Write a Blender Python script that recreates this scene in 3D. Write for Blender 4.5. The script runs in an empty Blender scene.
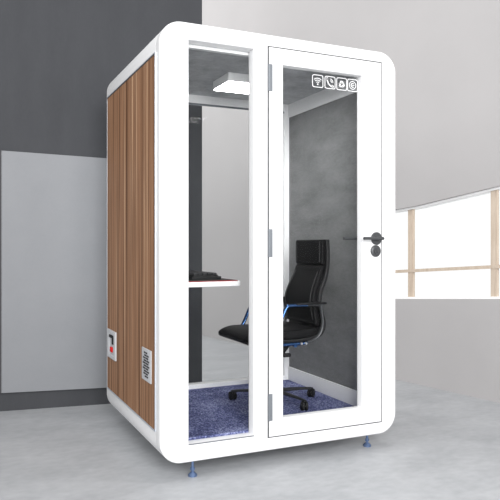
import bpy, bmesh, math, random
from mathutils import Vector, Matrix
random.seed(4)
S = bpy.context.scene
COL = S.collection
PI = math.pi

# ------------------------------------------------------------------ materials
def new_mat(name):
    m = bpy.data.materials.new(name); m.use_nodes = True
    nt = m.node_tree
    return m, nt, nt.nodes['Principled BSDF']

def plain(name, col, rough=.5, metal=0., spec=.5, noise=0., nscale=40., bump=0.):
    """procedural paint / plastic / metal with faint surface variation"""
    m, nt, b = new_mat(name)
    b.inputs['Roughness'].default_value = rough
    b.inputs['Metallic'].default_value = metal
    b.inputs['Specular IOR Level'].default_value = spec
    tc = nt.nodes.new('ShaderNodeTexCoord')
    n = nt.nodes.new('ShaderNodeTexNoise'); n.inputs['Scale'].default_value = nscale; n.inputs['Detail'].default_value = 4
    nt.links.new(tc.outputs['Object'], n.inputs['Vector'])
    r = nt.nodes.new('ShaderNodeValToRGB')
    r.color_ramp.elements[0].position = .3; r.color_ramp.elements[1].position = .7
    r.color_ramp.elements[0].color = (*[c * (1 - noise) for c in col], 1)
    r.color_ramp.elements[1].color = (*[min(1, c * (1 + noise)) for c in col], 1)
    nt.links.new(n.outputs['Fac'], r.inputs['Fac']); nt.links.new(r.outputs['Color'], b.inputs['Base Color'])
    if bump:
        bp = nt.nodes.new('ShaderNodeBump'); bp.inputs['Strength'].default_value = bump; bp.inputs['Distance'].default_value = .004
        nt.links.new(n.outputs['Fac'], bp.inputs['Height']); nt.links.new(bp.outputs['Normal'], b.inputs['Normal'])
    return m

def clouded(name, c0, c1, scale, stretch=(1, 1, 1), rough=.6, fine=60., finemix=.25, bump=.05, spec=.4):
    """plaster / concrete: soft clouds with a fine grain on top"""
    m, nt, b = new_mat(name)
    b.inputs['Roughness'].default_value = rough; b.inputs['Specular IOR Level'].default_value = spec
    tc = nt.nodes.new('ShaderNodeTexCoord')
    mp = nt.nodes.new('ShaderNodeMapping'); mp.inputs['Scale'].default_value = stretch
    nt.links.new(tc.outputs['Object'], mp.inputs['Vector'])
    n1 = nt.nodes.new('ShaderNodeTexNoise'); n1.inputs['Scale'].default_value = scale; n1.inputs['Detail'].default_value = 6; n1.inputs['Roughness'].default_value = .6
    n2 = nt.nodes.new('ShaderNodeTexNoise'); n2.inputs['Scale'].default_value = fine; n2.inputs['Detail'].default_value = 5
    for n in (n1, n2): nt.links.new(mp.outputs['Vector'], n.inputs['Vector'])
    mx = nt.nodes.new('ShaderNodeMix'); mx.inputs[0].default_value = finemix
    nt.links.new(n1.outputs['Fac'], mx.inputs[2]); nt.links.new(n2.outputs['Fac'], mx.inputs[3])
    r = nt.nodes.new('ShaderNodeValToRGB')
    r.color_ramp.elements[0].position = .32; r.color_ramp.elements[1].position = .68
    r.color_ramp.elements[0].color = (*c0, 1); r.color_ramp.elements[1].color = (*c1, 1)
    nt.links.new(mx.outputs[0], r.inputs['Fac']); nt.links.new(r.outputs['Color'], b.inputs['Base Color'])
    if bump:
        bp = nt.nodes.new('ShaderNodeBump'); bp.inputs['Strength'].default_value = bump; bp.inputs['Distance'].default_value = .003
        nt.links.new(n2.outputs['Fac'], bp.inputs['Height']); nt.links.new(bp.outputs['Normal'], b.inputs['Normal'])
    return m

def wood(name, ramp, freq, along=.35, axis='Y'):
    m, nt, b = new_mat(name)
    b.inputs['Roughness'].default_value = .55; b.inputs['Specular IOR Level'].default_value = .06
    tc = nt.nodes.new('ShaderNodeTexCoord')
    mp = nt.nodes.new('ShaderNodeMapping')
    mp.inputs['Scale'].default_value = (1, freq, along) if axis == 'Y' else (freq, freq, along)
    nt.links.new(tc.outputs['Object'], mp.inputs['Vector'])
    n = nt.nodes.new('ShaderNodeTexNoise'); n.inputs['Scale'].default_value = 1; n.inputs['Detail'].default_value = 5; n.inputs['Roughness'].default_value = .65
    nt.links.new(mp.outputs['Vector'], n.inputs['Vector'])
    r = nt.nodes.new('ShaderNodeValToRGB'); cr = r.color_ramp
    while len(cr.elements) < len(ramp): cr.elements.new(.5)
    for e, (p, c) in zip(cr.elements, ramp): e.position = p; e.color = (*c, 1)
    nt.links.new(n.outputs['Fac'], r.inputs['Fac']); nt.links.new(r.outputs['Color'], b.inputs['Base Color'])
    return m

def glass_mat(name, tint=(.99, .993, .993)):
    m = bpy.data.materials.new(name); m.use_nodes = True
    nt = m.node_tree; nt.nodes.clear()
    o = nt.nodes.new('ShaderNodeOutputMaterial'); mix = nt.nodes.new('ShaderNodeMixShader')
    t = nt.nodes.new('ShaderNodeBsdfTransparent'); t.inputs['Color'].default_value = (*tint, 1)
    g = nt.nodes.new('ShaderNodeBsdfGlossy'); g.inputs['Roughness'].default_value = .02
    fr = nt.nodes.new('ShaderNodeFresnel'); fr.inputs['IOR'].default_value = 1.10
    nt.links.new(fr.outputs[0], mix.inputs[0]); nt.links.new(t.outputs[0], mix.inputs[1]); nt.links.new(g.outputs[0], mix.inputs[2])
    nt.links.new(mix.outputs[0], o.inputs['Surface'])
    return m

def emit(name, col, s):
    m, nt, b = new_mat(name)
    b.inputs['Base Color'].default_value = (*col, 1)
    b.inputs['Emission Color'].default_value = (*col, 1); b.inputs['Emission Strength'].default_value = s
    return m

def carpet_mat():
    m, nt, b = new_mat('blue_carpet')
    b.inputs['Roughness'].default_value = .95; b.inputs['Specular IOR Level'].default_value = .1
    tc = nt.nodes.new('ShaderNodeTexCoord')
    n1 = nt.nodes.new('ShaderNodeTexNoise'); n1.inputs['Scale'].default_value = 120; n1.inputs['Detail'].default_value = 3
    n2 = nt.nodes.new('ShaderNodeTexNoise'); n2.inputs['Scale'].default_value = 5; n2.inputs['Detail'].default_value = 3
    for n in (n1, n2): nt.links.new(tc.outputs['Object'], n.inputs['Vector'])
    mx = nt.nodes.new('ShaderNodeMix'); mx.inputs[0].default_value = .25
    nt.links.new(n1.outputs['Fac'], mx.inputs[2]); nt.links.new(n2.outputs['Fac'], mx.inputs[3])
    r = nt.nodes.new('ShaderNodeValToRGB'); cr = r.color_ramp
    cr.elements[0].position = .36; cr.elements[0].color = (.035, .042, .105, 1)
    cr.elements[1].position = .66; cr.elements[1].color = (.44, .47, .68, 1)
    e = cr.elements.new(.5); e.color = (.115, .130, .28, 1)
    nt.links.new(mx.outputs[0], r.inputs['Fac']); nt.links.new(r.outputs['Color'], b.inputs['Base Color'])
    bp = nt.nodes.new('ShaderNodeBump'); bp.inputs['Strength'].default_value = .6; bp.inputs['Distance'].default_value = .004
    nt.links.new(n1.outputs['Fac'], bp.inputs['Height']); nt.links.new(bp.outputs['Normal'], b.inputs['Normal'])
    return m

M = dict(
    white=plain('white_powder_coat', (.79, .79, .795), .38, noise=.006),
    inner_white=plain('satin_white_trim', (.93, .93, .93), .5, noise=.01),
    aluminium=plain('brushed_aluminium', (.62, .66, .72), .38, .7, noise=.05, nscale=200),
    steel=plain('hinge_steel', (.20, .215, .235), .45, .3, noise=.06, nscale=150),
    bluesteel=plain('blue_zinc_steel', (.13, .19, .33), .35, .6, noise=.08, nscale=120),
    black=plain('black_plastic', (.010, .010, .011), .55, spec=.25, noise=.1),
    gasket_shade=plain('dark_gasket_and_gap_shade', (.05, .05, .055), .8, noise=.1),  # also colours the strip that stands for the shadow gap
    basemetal=plain('black_base_metal', (.03, .031, .034), .45, .2, noise=.1, nscale=150),
    darkmetal=plain('dark_grey_metal', (.075, .078, .082), .42, .4, noise=.1, nscale=150),
    leather=plain('black_leather', (.0075, .0075, .008), .55, noise=.05, nscale=35, spec=.14),
    leather_edge=plain('black_leather_piping', (.009, .009, .010), .55, noise=.1, nscale=260),
    reflchrome=plain('chrome_blue_reflection', (.055, .125, .29), .22, .95, noise=.05, nscale=90),  # blue reflection on the chrome, painted into its base colour
    chrome=plain('chrome', (.75, .77, .80), .12, 1., noise=.03),
    red=plain('red_plastic', (.62, .008, .008), .6, spec=.2, noise=.04),
    redcloth=plain('red_stitching', (.27, .008, .012), .8, noise=.1, nscale=300),
    padcloth=plain('black_mat_cloth', (.012, .014, .014), .8, noise=.15, nscale=300),
    plate=plain('light_grey_plastic', (.50, .51, .53), .5, noise=.02),
    recess=plain('grey_plastic_recess', (.30, .31, .32), .5, noise=.03),
    decal=plain('white_vinyl', (.70, .70, .70), .6, noise=.01),
    decalfill=plain('frosted_vinyl', (.30, .30, .31), .7, noise=.05),
    desk=plain('white_laminate', (.88, .88, .88), .35, noise=.005),
    key=plain('keycap_plastic', (.014, .014, .016), .5, noise=.1),
    legend=plain('keycap_side_plastic', (.35, .36, .38), .5, noise=.05),
    felt=clouded('grey_acoustic_felt', (.185, .188, .19), (.285, .288, .29), 3.6, (1, 1, 2.6), .85, 30, .3, .15, .2),
    ceilfelt=clouded('grey_ceiling_felt', (.36, .37, .38), (.66, .67, .68), 5.5, (1, 1, 1), .85, 45, .3, .15, .2),
    darkwall=clouded('dark_grey_plaster', (.046, .048, .053), (.058, .060, .066), 3.0, (1.6, 1.6, .5), .75, 60, .25, .06, .25),
    lightwall=clouded('pale_grey_plaster', (.40, .388, .388), (.427, .415, .415), 1.2, (1, 1, 1), .8, 60, .15, .04, .2),
    board=clouded('pale_board', (.225, .232, .246), (.246, .253, .267), 3., (1, 1, 1), .6, 70, .2, .03, .3),
    boardedge=plain('board_edge', (.55, .56, .58), .5, noise=.02),
    floor=clouded('polished_concrete', (.325, .335, .35), (.465, .475, .49), 2.4, (1, 1.6, 1), .42, 16, .35, .02, .35),
    carpet=carpet_mat(),
    glass=glass_mat('clear_glass'),
    winglass=glass_mat('window_glass', (.995, 1, 1)),
    lamp=emit('lamp_diffuser', (1, 1, 1), 24.0),
    walnut=wood('striped_walnut', [(.36, (.080, .037, .020)), (.44, (.21, .108, .060)), (.50, (.36, .20, .115)), (.56, (.19, .098, .055)), (.64, (.52, .33, .205))], 23, .2),
    beech=wood('pale_beech', [(.3, (.47, .38, .30)), (.7, (.60, .51, .42))], 40, 3, 'XY'),
)

# ------------------------------------------------------------------ mesh helpers
def link(name, me, mat, parent=None, loc=None):
    o = bpy.data.objects.new(name, me); COL.objects.link(o)
    if mat and not me.materials: me.materials.append(mat)
    if parent: o.parent = parent
    if loc: o.location = loc
    return o

def finish(bm, name, mat, parent=None, smooth=True, angle=40, loc=None):
    bmesh.ops.recalc_face_normals(bm, faces=bm.faces[:])
    me = bpy.data.meshes.new(name); bm.to_mesh(bm_me := me); bm.free()
    if smooth:
        for p in me.polygons: p.use_smooth = True
        try: me.set_sharp_from_angle(angle=math.radians(angle))
        except Exception: pass
    return link(name, me, mat, parent, loc)

def box(bm, x0, x1, y0, y1, z0, z1, bev=0., mtx=None):
    vs = [bm.verts.new((x, y, z)) for x in (x0, x1) for y in (y0, y1) for z in (z0, z1)]
    fs = [(0, 1, 3, 2), (4, 6, 7, 5), (0, 4, 5, 1), (2, 3, 7, 6), (0, 2, 6, 4), (1, 5, 7, 3)]
    faces = [bm.faces.new([vs[i] for i in f]) for f in fs]
    geom = vs
    if bev:
        edges = list({e for f in faces for e in f.edges})
        r = bmesh.ops.bevel(bm, geom=edges, offset=bev, segments=3, profile=.5, affect='EDGES')
        geom = list({v for f in r['faces'] for v in f.verts} | {v for v in vs if v.is_valid})
    if mtx is not None: bmesh.ops.transform(bm, matrix=mtx, verts=geom)

def rrect(x0, x1, z0, z1, r=0., n=10):
    if r <= 0: return [(x0, z0), (x1, z0), (x1, z1), (x0, z1)]
    out = []
    for cx, cz, a in ((x1 - r, z0 + r, -90), (x1 - r, z1 - r, 0), (x0 + r, z1 - r, 90), (x0 + r, z0 + r, 180)):
        for i in range(n + 1):
            t = math.radians(a + 90 * i / n); out.append((cx + r * math.cos(t), cz + r * math.sin(t)))
    return out

def circle(cx, cz, r, n=32):
    return [(cx + r * math.cos(2 * PI * i / n), cz + r * math.sin(2 * PI * i / n)) for i in range(n)]

def plate_mesh(loops, y0, y1, bev=0., axes='XZ', res=3):
    """filled outline (first loop) with holes, extruded from y0 to y1 with rounded rims.
    axes XZ: outline in x,z, thickness along y.  XY: outline in x,y, thickness along z.  YZ: outline in y,z, thickness along x."""
    cu = bpy.data.curves.new('outline', 'CURVE'); cu.dimensions = '2D'; cu.fill_mode = 'BOTH'
    for lp in loops:
        sp = cu.splines.new('POLY'); sp.points.add(len(lp) - 1); sp.use_cyclic_u = True
        for p, (a, b) in zip(sp.points, lp): p.co = (a, b, 0, 1)
    cu.extrude = (y1 - y0) / 2 - bev
    cu.bevel_depth = bev; cu.bevel_resolution = res; cu.offset = -bev
    o = bpy.data.objects.new('outline', cu); COL.objects.link(o)
    bpy.context.view_layer.update()
    dg = bpy.context.evaluated_depsgraph_get()
    me = bpy.data.meshes.new_from_object(o.evaluated_get(dg))
    bpy.data.objects.remove(o); bpy.data.curves.remove(cu)
    mid = (y0 + y1) / 2
    for v in me.vertices:
        a, b, w = v.co
        v.co = {'XZ': (a, mid + w, b), 'XY': (a, b, mid + w), 'YZ': (mid + w, a, b)}[axes]
    bm = bmesh.new(); bm.from_mesh(me); bpy.data.meshes.remove(me)
    bmesh.ops.remove_doubles(bm, verts=bm.verts[:], dist=1e-5)
    return bm

def plate(name, loops, y0, y1, mat, parent=None, bev=0., axes='XZ', res=3, loc=None):
    return finish(plate_mesh(loops, y0, y1, bev, axes, res), name, mat, parent, loc=loc)

def smooth_path(pts, n=8, closed=False):
    P = [Vector(p) for p in pts]; out = []; N = len(P)
    segs = N if closed else N - 1
    for i in range(segs):
        g = (lambda k: P[k % N]) if closed else (lambda k: P[max(0, min(N - 1, k))])
        p0, p1, p2, p3 = g(i - 1), g(i), g(i + 1), g(i + 2)
        for k in range(n):
            t = k / n
            out.append(.5 * (2 * p1 + (p2 - p0) * t + (2 * p0 - 5 * p1 + 4 * p2 - p3) * t * t + (3 * p1 - p0 - 3 * p2 + p3) * t ** 3))
    if not closed: out.append(P[-1])
    return out

def tube(bm, pts, r, n=12, closed=False, ry=None):
    """round or oval tube along a list of points"""
    P = [Vector(p) for p in pts]; N = len(P); rings = []
    up = Vector((0, 1, 0)); ry = ry or r
    for i, p in enumerate(P):
        a = P[(i - 1) % N] if (closed or i) else p
        b = P[(i + 1) % N] if (closed or i < N - 1) else p
        t = (b - a).normalized()
        s = up.cross(t)
        if s.length < .05: s = Vector((1, 0, 0)).cross(t)
        s.normalize(); u = t.cross(s).normalized()
        rr = r[i] if isinstance(r, (list, tuple)) else r
        r2 = ry if not isinstance(ry, (list, tuple)) else ry[i]
        rings.append([bm.verts.new(p + s * rr * math.cos(2 * PI * k / n) + u * r2 * math.sin(2 * PI * k / n)) for k in range(n)])
    m = N if closed else N - 1
    for i in range(m):
        A, B = rings[i], rings[(i + 1) % N]
        for k in range(n): bm.faces.new((A[k], A[(k + 1) % n], B[(k + 1) % n], B[k]))
    if not closed:
        bm.faces.new(rings[0][::-1]); bm.faces.new(rings[-1])

def lathe(bm, prof, centre, axis='Z', n=32):
    """profile [(r, h)] turned about an axis through centre"""
    c = Vector(centre); rings = []
    for r, h in prof:
        ring = []
        for k in range(n):
            a = 2 * PI * k / n; x, y = r * math.cos(a), r * math.sin(a)
            ring.append(bm.verts.new(c + {'Z': Vector((x, y, h)), 'Y': Vector((x, h, y)), 'X': Vector((h, x, y))}[axis]))
        rings.append(ring)
    for A, B in zip(rings, rings[1:]):
        for k in range(n): bm.faces.new((A[k], A[(k + 1) % n], B[(k + 1) % n], B[k]))
    bm.faces.new(rings[0]); bm.faces.new(rings[-1])

def thing(name, label, cat, loc=(0, 0, 0), group=None):
    o = bpy.data.objects.new(name, None); COL.objects.link(o); o.location = loc
    o.empty_display_size = .1
    o['label'] = label; o['category'] = cat
    if group: o['group'] = group
    return o

def keep(child, parent):
    """parent keeping the child's world position (nothing here is rotated)"""
    child.parent = parent
    p = parent; off = Vector((0, 0, 0))
    while p: off += p.location; p = p.parent
    child.location = child.location - off
    return child

# ================================================================== THE ROOM
def structure(o): o['kind'] = 'structure'; return o

structure(plate('floor', [[(-6.6, -6.5), (3.95, -6.5), (.90, 10.85), (-6.6, 10.85)]], -.12, 0, M['floor'], axes='XY'))

# dark wall close behind the booth, running from the left to a free end at x = .8
def placed(o, origin, direction):
    """local x runs along the wall, local y into the wall"""
    o.location = origin; o.rotation_euler = (0, 0, math.atan2(direction[1], direction[0])); return o
D_O, D_D = (-.61, 1.768, 0), (.99025, -.13927)
bm = bmesh.new(); box(bm, -6.0, 1.429, 0, .16, 0, 3.6)
structure(placed(finish(bm, 'wall_left', M['darkwall'], smooth=False), D_O, D_D))

# pale wall on the right with the long window
W_O, W_D = (1.985, 4.6, 0), (.17447, -.98466)
hole = [(2.9, .671), (5.3, .835), (5.3, 1.735), (4.6, 1.645), (4.174, 1.585), (3.827, 1.537), (3.392, 1.476), (3.174, 1.456), (2.9, 1.436)]
wall = plate('wall_right', [[(-6.2, 0), (9.0, 0), (9.0, 4.8), (-6.2, 4.8)], hole], 0, .18, M['lightwall'])
structure(placed(wall, W_O, W_D))

win = bpy.data.objects.new('window_1', None); COL.objects.link(win)
win['kind'] = 'structure'
placed(win, W_O, W_D)
def grow(lp, d):
    c = (4.1, 1.15); return [(x + (d if x < c[0] else -d) * (1 if abs(x - c[0]) > 1 else 0), z + (d if z < c[1] else -d)) for x, z in lp]
plate('window_frame', [hole, grow(hole, .016)], .03, .12, M['inner_white'], win)
def topz(u):
    top = [(2.9, 1.436), (3.174, 1.456), (3.392, 1.476), (3.827, 1.537), (4.174, 1.585), (4.6, 1.645), (5.3, 1.735)]
    for (a, za), (b, zb) in zip(top, top[1:]):
        if a <= u <= b: return za + (zb - za) * (u - a) / (b - a)
def botz(u): return .671 + (u - 2.9) * .0683
for u in (3.262, 4.062, 4.83):
    plate('mullion', [[(u, botz(u) + .004), (u + .052, botz(u + .052) + .004), (u + .052, topz(u + .052) - .004), (u, topz(u) - .004)]], .050, .078, M['beech'], win)
def traz(u): return .900 + (u - 3.0) * .0705
us = [2.92, 3.2, 3.45, 3.8, 4.05, 4.3, 5.28]
plate('transom', [[(u, traz(u)) for u in us] + [(u, traz(u) + .026) for u in us[::-1]]], .045, .09, M['beech'], win)
plate('window_pane', [grow(hole, .01)], .066, .072, M['winglass'], win)

# pale board fixed flat on the dark wall
bd = thing('wall_panel', 'large pale grey board mounted on the dark wall left of the booth', 'panel')
placed(bd, D_O, D_D)
q = [(.010, .130), (1.05, .118), (1.05, 1.766), (.010, 1.804)]
plate('board', [q], -.022, 0, M['board'], bd, .002)
plate('edge_strip', [[(-.002, .128), (.010, .130), (.010, 1.804), (-.002, 1.805)]], -.024, 0, M['gasket_shade'], bd)

# ================================================================== THE BOOTH
B = thing('office_booth', 'white framed office pod with glass door and walnut striped side', 'phone booth', (.7, .6, 0))
def part(o, parent=None): return keep(o, parent or B)

W, D, Z0, Z1, R = 1.403, 1.187, .080, 2.249, .112
outer = rrect(0, W, Z0, Z1, R, 14)
winhole = rrect(.148, .502, .168, 2.165)
doorhole = rrect(.5840, 1.3035, .1470, 2.1885)
part(plate('front_frame', [outer, winhole, doorhole], 0, .075, M['white'], bev=.010))
cav = rrect(.07, 1.312, .160, 2.178)
part(plate('body_shell', [outer, cav], .066, D, M['white'], bev=.010))

# walnut cladding of the left side, in two boards, within a thin metal trim
for y0, y1 in ((.077, .510), (.513, 1.143)):
    bm = bmesh.new(); box(bm, -.004, .002, y0, y1, .239, 2.092)
    part(finish(bm, 'side_panel', M['walnut'], smooth=False))
part(plate('side_trim', [rrect(.067, 1.152, .231, 2.104), rrect(.077, 1.143, .239, 2.098)], -.005, .002, M['aluminium'], axes='YZ', bev=.001))
bm = bmesh.new(); box(bm, -.003, .002, .5095, .5135, .239, 2.092); box(bm, -.0055, .002, .077, 1.143, 2.0915, 2.0985)  # board seam, plus a dark top strip standing for the shadow gap
part(finish(bm, 'joint_and_gap_shade', M['gasket_shade'], smooth=False))

# socket box low on the side panel
so = part(plate('socket_panel', [rrect(.885, 1.112, .444, .620, .006, 4), rrect(.930, 1.062, .468, .594)], -.014, -.002, M['plate'], axes='YZ', bev=.004))
def sub(o, p): return keep(o, p)
bm = bmesh.new(); box(bm, -.008, -.003, .930, 1.066, .466, .596)
sub(finish(bm, 'socket_recess', M['plate'], smooth=False), so)
bm = bmesh.new(); box(bm, -.014, -.006, .945, 1.058, .572, .590, .002); box(bm, -.0155, -.006, .943, .978, .536, .575, .004)
sub(finish(bm, 'power_inlet', M['black']), so)
bm = bmesh.new(); box(bm, -.0175, -.006,   .968, 1.016, .486, .518, .004)
r_ = sub(finish(bm, 'rocker_switch', M['red']), so); r_['label'] = 'red rocker switch'

# ventilation plate
vt = part(plate('vent_plate', [rrect(.128, .298, .454, .620, .004, 3)], -.009, -.003, M['plate'], axes='YZ', bev=.002))
bm = bmesh.new()
for i in range(10):
    z = .474 + i * .0134
    half = .052 * math.sqrt(max(.2, 1 - ((i - 4.5) / 5.4) ** 2))
    c_ = .213 + (.008 if i % 2 else -.008)
    box(bm, -.0105, -.0085, c_ - half, c_ - .004, z, z + .0078)
    box(bm, -.0105, -.0085, c_ + .004, c_ + half, z, z + .0078)
sub(finish(bm, 'vent_slots', M['black'], smooth=False), vt)

# interior lining
bm = bmesh.new(); box(bm, 1.299, 1.313, .074, 1.10, .18, 2.166)
part(finish(bm, 'wall_lining', M['felt'], smooth=False))
bm = bmesh.new(); box(bm, .069, .085, .074, 1.10, .18, 2.166)
part(finish(bm, 'wall_lining', M['felt'], smooth=False))
bm = bmesh.new(); box(bm, .07, 1.312, .074, 1.12, 2.166, 2.179)
part(finish(bm, 'ceiling_lining', M['ceilfelt'], smooth=False))
bm = bmesh.new(); box(bm, .07, 1.312, .070, 1.12, .158, .180)
part(finish(bm, 'carpet', M['carpet'], smooth=False))
for x0, x1 in ((1.289, 1.300), (.084, .095)):
    bm = bmesh.new(); box(bm, x0, x1, .076, 1.099, .180, .276, .002)
    part(finish(bm, 'skirting', M['inner_white']))
    bm = bmesh.new(); box(bm, x0, x1, .076, 1.099, 2.071, 2.166, .002)
    part(finish(bm, 'cornice', M['inner_white']))
bf = part(plate('back_frame', [cav, rrect(.125, 1.262, .208, 2.112)], 1.100, 1.170, M['inner_white'], bev=.003))
bm = bmesh.new(); box(bm, .12, 1.267, 1.132, 1.138, .203, 2.117)
part(finish(bm, 'back_glass', M['glass'], smooth=False))
bm = bmesh.new(); box(bm, .126, 1.261, 1.104, 1.110, 2.100, 2.1125)
part(finish(bm, 'glazing_bead', M['steel'], smooth=False))
# front side window
bm = bmesh.new(); box(bm, .146, .504, .060, .066, .166, 2.167)
part(finish(bm, 'front_glass', M['glass'], smooth=False))

bm = bmesh.new(); box(bm, .086, 1.298, .074, .104, 2.150, 2.1665, .001)
part(finish(bm, 'header_strip', M['inner_white']))
bm = bmesh.new(); box(bm, .148, .502, -.0008, .006, .1655, .1690)
part(finish(bm, 'sill_bead', M['steel'], smooth=False))

# levelling feet
for x, y in ((.178, .032), (1.247, .063), (.178, 1.10), (1.247, 1.10)):
    bm = bmesh.new()
    lathe(bm, [(.007, .012), (.007, .09)], (x, y, 0), n=16)
    lathe(bm, [(.013, .030), (.013, .042)], (x, y, 0), n=6)
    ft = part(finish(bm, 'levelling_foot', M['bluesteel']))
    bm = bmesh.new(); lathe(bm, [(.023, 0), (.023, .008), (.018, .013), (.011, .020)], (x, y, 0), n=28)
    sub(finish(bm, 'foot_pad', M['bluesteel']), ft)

# ---- door
DR = part(plate('door', [rrect(.5885, 1.2990, .1510, 2.1845), rrect(.670, 1.169, .241, 2.100)], -.001, .050, M['white'], bev=.002))
sub(plate('door_gasket', [rrect(.5830, 1.3045, .1460, 2.1895), rrect(.5880, 1.2995, .1505, 2.185)], .0015, .052, M['gasket_shade']), DR)
bm = bmesh.new(); box(bm, .668, 1.171, .043, .049, .239, 2.102)
sub(finish(bm, 'door_glass', M['glass'], smooth=False), DR)
for z0, z1 in ((1.955, 2.095), (1.089, 1.235), (.235, .375)):
    bm = bmesh.new(); box(bm, .5835, .6065, -.006, .004, z0, z1, .0015)
    tube(bm, [(.5865, -.005, z0), (.5865, -.005, z1)], .0045, 12)
    sub(finish(bm, 'hinge', M['steel']), DR)
# lever handles, outside and inside, and the lock below
for s, x_end, nub in ((-1, 1.152, 1.284), (1, 1.108, 1.29)):
    y0 = -.001 if s < 0 else .050
    bm = bmesh.new()
    lathe(bm, [(.036, y0), (.036, y0 + s * .006), (.032, y0 + s * .010)], (1.264, 0, 1.189), 'Y', 36)
    lathe(bm, [(.013, y0 + s * .008), (.013, y0 + s * .046)], (1.264, 0, 1.189), 'Y', 20)
    tube(bm, [(nub, y0 + s * .042, 1.189), (1.264, y0 + s * .042, 1.189), (x_end, y0 + s * .042, 1.189)], .0085, 16)
    sub(finish(bm, 'door_handle', M['darkmetal']), DR)
bm = bmesh.new()
lathe(bm, [(.033, -.001), (.033, -.008), (.029, -.012), (.018, -.013), (.016, -.020)], (1.258, 0, 1.118), 'Y', 36)
box(bm, 1.2555, 1.2605, -.026, -.018, 1.108, 1.128, .001)
sub(finish(bm, 'door_lock', M['darkmetal']), DR)

# ---- four white signs on the glass
def arc(cx, cz, r0, r1, a0, a1, n=16):
    o = [(cx + r1 * math.cos(math.radians(a0 + (a1 - a0) * i / n)), cz + r1 * math.sin(math.radians(a0 + (a1 - a0) * i / n))) for i in range(n + 1)]
    i_ = [(cx + r0 * math.cos(math.radians(a1 - (a1 - a0) * i / n)), cz + r0 * math.sin(math.radians(a1 - (a1 - a0) * i / n))) for i in range(n + 1)]
    return o + i_
def stroke(pts, w):
    P = [Vector(p) for p in pts]; L_, R_ = [], []
    for i, p in enumerate(P):
        a = P[max(0, i - 1)]; b = P[min(len(P) - 1, i + 1)]; t = (b - a).normalized(); n = Vector((-t.y, t.x))
        ww = w[i] if isinstance(w, (list, tuple)) else w
        L_.append(tuple(p + n * ww / 2)); R_.append(tuple(p - n * ww / 2))
    return L_ + R_[::-1]
def decal(name, cx, cz, shapes):
    """shapes: list of loop lists, in a 70 mm square about the centre (unit: 1 = 35 mm)"""
    k = .035; bm = bmesh.new()
    border = [rrect(-1, 1, -1, 1, .34, 6), rrect(-.88, .88, -.88, .88, .26, 6)]
    for loops in [border] + shapes:
        b2 = plate_mesh([[(cx + k * x, cz + k * z) for x, z in lp] for lp in loops], .0410, .0428)
        me = bpy.data.meshes.new('t'); b2.to_mesh(me); b2.free(); bm.from_mesh(me); bpy.data.meshes.remove(me)
    sub(finish(bm, name, M['decal'], smooth=False), DR)
wifi = [[circle(0, -.48, .13, 16)]] + [[arc(0, -.52, r, r + .12, 48, 132)] for r in (.32, .62, .92)]
phone = [[stroke([(-.52, .62), (-.50, .25), (-.30, -.18), (.02, -.48), (.45, -.60)], [.30, .22, .20, .22, .30])],
         [stroke([(-.62, .56), (-.40, .62)], .42)], [stroke([(.36, -.62), (.60, -.44)], .42)],
         [arc(-.05, 0, .26, .38, 0, 80)], [arc(-.05, 0, .52, .64, 0, 80)]]
def rot(lp, a):
    c, s = math.cos(math.radians(a)), math.sin(math.radians(a)); return [(x * c - z * s, x * s + z * c - .04) for x, z in lp]
arrow = [(-.50, .12), (-.30, .12), (-.16, .40), (.10, .40), (.06, .54), (.46, .36), (.26, .0), (.20, .14), (-.02, .14), (-.10, .62), (-.24, .62)]
bent = [(-.46, .10), (-.20, .55), (.14, .55), (.24, .40), (.36, .47), (.26, .08), (-.10, .16), (.03, .26), (-.02, .34), (-.10, .34), (-.26, .02)]
recyc = [[rot(bent, a)] for a in (0, 120, 240)]
air = [[circle(0, 0, .68, 28), circle(0, 0, .56, 28)], [arc(.02, 0, .24, .38, 50, 310)], [[(-.12, -.06), (.34, -.06), (.34, .06), (-.12, .06)]]]
for nm, cx, cz, sh in (('wifi_sign', .907, 2.050, wifi), ('telephone_sign', .986, 2.050, phone), ('recycling_sign', 1.062, 2.050, recyc), ('circle_sign', 1.134, 2.050, air)):
    decal(nm, cx, cz, sh)

# ---- ceiling lamp
LX0, LX1, LY0, LY1 = .556, .846, .470, .722
L = thing('ceiling_light', 'square white light on the grey ceiling inside the booth', 'light', ((LX0 + LX1) / 2, (LY0 + LY1) / 2, 2.166))
keep(plate('lamp_housing', [rrect(LX0, LX1, LY0, LY1, .010, 5)], 2.115, 2.1655, M['inner_white'], axes='XY', bev=.003), L)
keep(plate('lamp_diffuser', [rrect(LX0 + .006, LX1 - .006, LY0 + .006, LY1 - .006, .008, 5)], 2.111, 2.121, M['lamp'], axes='XY', bev=.002), L)

# ---- desk shelf, mat, keyboard
dk = plate('desk_shelf', [[(.085, .30), (.544, .30)] + [(.544 + .022 * math.sin(math.radians(a)), .322 - .022 * math.cos(math.radians(a))) for a in range(0, 91, 15)] + [(.566, 1.06), (.085, 1.06)]],
           .921, .950, M['desk'], bev=.006, axes='XY')
dk['label'] = 'white shelf desk under the keyboard inside the booth'; dk['category'] = 'desk'
dm = thing('desk_mat', 'black desk mat with red edge lying on the white shelf desk', 'desk mat', (.34, .66, .950))
keep(plate('mat_cloth', [rrect(.146, .544, .313, 1.014, .012, 5)], .950, .9545, M['padcloth'], axes='XY', bev=.001), dm)
keep(plate('stitched_edge', [rrect(.139, .551, .306, 1.021, .016, 5), rrect(.146, .544, .313, 1.014, .012, 5)], .950, .9542, M['redcloth'], axes='XY', bev=.001), dm)
kb = thing('keyboard', 'black computer keyboard on the desk mat behind the narrow front glass', 'keyboard', (.40, .66, .9545))
keep(plate('keyboard_case', [rrect(.318, .502, .440, .900, .008, 4)], .9545, .972, M['black'], axes='XY', bev=.003), kb)
keep(plate('key_deck', [rrect(.330, .482, .446, .894, .004, 4)], .970, .981, M['black'], axes='XY', bev=.001), kb)
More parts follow.
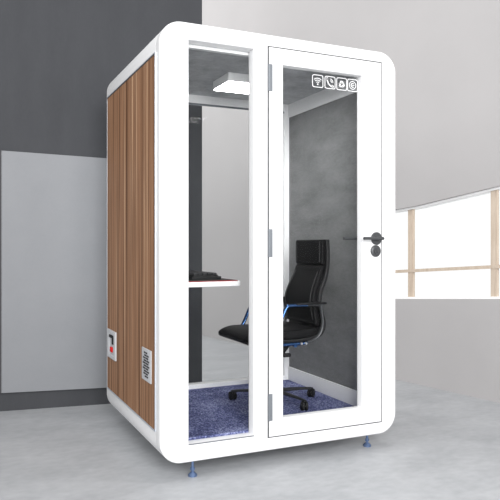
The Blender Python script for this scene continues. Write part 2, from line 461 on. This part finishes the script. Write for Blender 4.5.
kme = None
for i in range(5):
    for j in range(15):
        x, y = .347 + i * .0292, .464 + j * .0293
        if kme is None:
            bm = bmesh.new(); box(bm, -.0128, .0128, -.0128, .0128, 0, .011, .003)
            o = finish(bm, 'keycap', M['key']); kme = o
        else:
            o = kme.copy(); COL.objects.link(o)
        o.location = (x, y, .981); o.parent = None
        keep(o, kb)

# ================================================================== THE CHAIR
CH = thing('office_chair', 'black high backed office chair with chrome arms coloured by a blue reflection inside the booth', 'chair', (.905, .555, .18))
def cp(o, parent=CH): return keep(o, parent)
YN, YF = .345, .765
def sm2(pts, n=6): return [(v.x, v.y) for v in smooth_path([(a, b, 0) for a, b in pts], n)]

# thin leather shell, running from the top of the back round to the front of the seat
back_line = sm2([(1.173, 1.186), (1.176, 1.11), (1.175, 1.03), (1.160, .951), (1.128, .873), (1.116, .807), (1.130, .746), (1.146, .680), (1.135, .625), (1.085, .588), (.98, .574), (.80, .570), (.65, .573), (.612, .588)])
front_line = sm2([(.612, .598), (.65, .590), (.80, .590), (.98, .594), (1.07, .607), (1.110, .636), (1.122, .680), (1.108, .746), (1.095, .807), (1.106, .878), (1.138, .957), (1.153, 1.03), (1.154, 1.11), (1.150, 1.186)])
cp(plate('seat_shell', [back_line + front_line], YN, YF, M['leather_edge'], bev=.004))
# headrest, back cushion, seat cushion
def cushion(name, pts, y0, y1, bev): return cp(plate(name, [sm2(pts)], y0, y1, M['leather'], bev=bev, res=4))
cushion('headrest', [(1.155, 1.185), (1.134, 1.182), (1.130, 1.15), (1.130, 1.08), (1.134, 1.034), (1.156, 1.030)], YN + .022, YF - .022, .008)
cushion('back_cushion', [(1.156, 1.022), (1.130, 1.018), (1.112, .970), (1.080, .885), (1.066, .812), (1.075, .745), (1.086, .690), (1.086, .668), (1.122, .668), (1.112, .746), (1.098, .807), (1.110, .880), (1.140, .957)], YN + .026, YF - .026, .009)
cushion('seat', [(1.085, .600), (1.094, .640), (1.06, .652), (.95, .646), (.80, .645), (.70, .644), (.645, .632), (.612, .614), (.608, .600), (.64, .592), (.80, .590), (.97, .592)], YN + .006, YF - .006, .012)
def taper(o):
    for v in o.data.vertices:
        x, y, z = v.co
        if z > .80:
            t = min(1, (z - .80) / .20); t = t * t * (3 - 2 * t)
            v.co.y = y + t * .022 * (1 if y < .555 else -1) * min(1, abs(y - .555) / .15)
            v.co.x = x + .012 * t
for o_ in list(CH.children):
    if o_.name.split('.')[0] in ('seat_shell', 'headrest', 'back_cushion'): taper(o_)
# piping seams on the cushions
bm = bmesh.new()
seam = [(1.129, 1.006), (1.108, .965), (1.076, .884), (1.063, .812), (1.072, .745), (1.083, .695)]
for y in (YN + .050, YF - .050):
    tube(bm, smooth_path([(x, y, z) for x, z in seam], 6), .0035, 8)
tube(bm, [(1.129, YN + .05, 1.006), (1.129, YF - .05, 1.006)], .0035, 8)
for y in (YN + .045, YF - .045): tube(bm, [(1.128, y, 1.17), (1.128, y, 1.046)], .003, 8)
taper(cp(finish(bm, 'piping', M['leather_edge'])))
# closed arm loops with pads
arm_pts = [(.762, .588), (.800, .655), (.836, .732), (.864, .786), (.890, .796), (1.00, .795), (1.075, .793), (1.094, .783), (1.103, .740), (1.108, .690), (1.098, .638), (1.066, .596), (1.00, .573), (.90, .570), (.79, .570)]
for y in (YN - .022, YF + .022):
    bm = bmesh.new()
    loop = smooth_path([(x, y, z) for x, z in arm_pts], 7, True)
    nr = 7 * 12                                   # the rear run of the loop is black, the front strut painted reflection-blue
    front = loop[nr:] + loop[:7 * 5 + 1]; rear = loop[7 * 5:nr + 1]
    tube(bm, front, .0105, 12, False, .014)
    a = cp(finish(bm, 'armrest', M['reflchrome'])); a['label'] = 'chrome front strut of the arm, blue reflection in its colour'
    bm = bmesh.new(); tube(bm, rear, .008, 12, False, .012)
    cp(finish(bm, 'rear_tube', M['darkmetal']), a)
    bm = bmesh.new(); box(bm, .925, 1.128, y - .020, y + .020, .798, .808, .004)
    cp(finish(bm, 'arm_pad', M['black']), a)
    bm = bmesh.new()
    s = -1 if y < .5 else 1
    for x in (.955, .985): lathe(bm, [(.010, 0), (.010, s * .012), (.006, s * .016)], (x, y + s * .006, .571), 'Y', 16)
    cp(finish(bm, 'bolt', M['chrome']), a)
# crossbars, mechanism and lift column
bm = bmesh.new()
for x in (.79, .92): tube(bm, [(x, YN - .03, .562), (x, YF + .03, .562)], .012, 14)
cp(finish(bm, 'crossbar', M['reflchrome']))
bm = bmesh.new()
prof = [(.79, .562), (.925, .562), (.905, .535), (.885, .512), (.82, .505), (.79, .53)]
b2 = plate_mesh([prof], .375, .735, .008); me = bpy.data.meshes.new('t'); b2.to_mesh(me); b2.free(); bm.from_mesh(me); bpy.data.meshes.remove(me)
tube(bm, [(.88, .40, .515), (.88, .37, .506), (.88, .35, .503)], .006, 10)
box(bm, .852, .902, .335, .362, .492, .514, .007)
cp(finish(bm, 'tilt_mechanism', M['black']))
bm = bmesh.new(); lathe(bm, [(.034, .235), (.034, .30), (.027, .305), (.027, .40), (.020, .405), (.020, .50)], (.905, .555, 0), n=28)
cp(finish(bm, 'lift_column', M['black']))
bm = bmesh.new(); lathe(bm, [(.030, .222), (.046, .226), (.050, .250), (.040, .268), (.030, .270)], (.905, .555, 0), n=32)
cp(finish(bm, 'base_hub', M['basemetal']))
for k, a in enumerate((2, 74, 146, 214, 284)):
    ca, sa = math.cos(math.radians(a)), math.sin(math.radians(a))
    P = lambda r, z: (.905 + r * ca, .555 + r * sa, z)
    bm = bmesh.new()
    tube(bm, [P(.035, .249), P(.12, .247), P(.20, .243), P(.262, .238), P(.275, .237)], [.013, .011, .009, .008, .006], 14, ry=[.018, .016, .014, .012, .009])
    lg = cp(finish(bm, 'base_leg', M['basemetal']))
    bm = bmesh.new(); cx, cy, _ = P(.262, 0)
    sw = math.radians(a + (35, 80, -50, 60, -30)[k]); ax = Vector((-math.sin(sw), math.cos(sw), 0)); fw = Vector((math.cos(sw), math.sin(sw), 0))
    tube(bm, [(cx, cy, .214), (cx, cy, .236)], .007, 12)
    wc = Vector((cx, cy, .2075)) + fw * .008
    for s in (-1, 1):
        prof = [(.021, -.008), (.0268, -.005), (.0275, 0), (.0268, .005), (.021, .008)]
        rings = []
        for r, h in prof:
            rings.append([bm.verts.new(wc + ax * (s * .0115 + h) + (fw * math.cos(t) + Vector((0, 0, 1)) * math.sin(t)) * r) for t in [2 * PI * i / 24 for i in range(24)]])
        for A, Bq in zip(rings, rings[1:]):
            for i in range(24): bm.faces.new((A[i], A[(i + 1) % 24], Bq[(i + 1) % 24], Bq[i]))
        bm.faces.new(rings[0]); bm.faces.new(rings[-1])
    tube(bm, [tuple(wc - ax * .021), tuple(wc + ax * .021)], .008, 12)
    cp(finish(bm, 'caster', M['black']), lg)

# ================================================================== LIGHT
w = bpy.data.worlds.new('World'); S.world = w; w.use_nodes = True
bg = w.node_tree.nodes['Background']
bg.inputs['Color'].default_value = (1, 1, 1, 1); bg.inputs['Strength'].default_value = 1.04

def area(name, loc, target, size, power, col=(1, 1, 1)):
    l = bpy.data.lights.new(name, 'AREA'); l.energy = power; l.size = size; l.color = col
    o = bpy.data.objects.new(name, l); COL.objects.link(o); o.location = loc
    o.rotation_euler = (Vector(target) - Vector(loc)).to_track_quat('-Z', 'Y').to_euler()
    return o
area('added_key_light', (-.7, -5.4, 2.7), (.7, .3, 1.0), 2.6, 380)  # added key light, unseen, brightens the booth front
area('added_side_fill', (-3.9, -1.4, 3.6), (0, .6, 1.3), 1.8, 42)  # unseen fill added to lift the booth's left side
area('added_rear_fill', (-1.2, 4.4, 4.4), (2.2, 3.4, .9), 2.6, 128)  # unseen fill added to brighten the pale wall behind the booth

# ================================================================== CAMERA
cam = bpy.data.cameras.new('Camera'); co = bpy.data.objects.new('Camera', cam); COL.objects.link(co)
co.location = (-.9114, -3.005, 1.152)
co.rotation_euler = (math.radians(90), 0, -math.atan2(.4199, .9076))
cam.sensor_width = 36; cam.lens = 644 * 36 / 500; cam.shift_y = -.010; cam.clip_start = .05
S.camera = co
S.view_settings.view_transform = 'Standard'; S.view_settings.look = 'None'
S.view_settings.exposure = 0.0; S.view_settings.gamma = 1; S.view_settings.use_curve_mapping = False
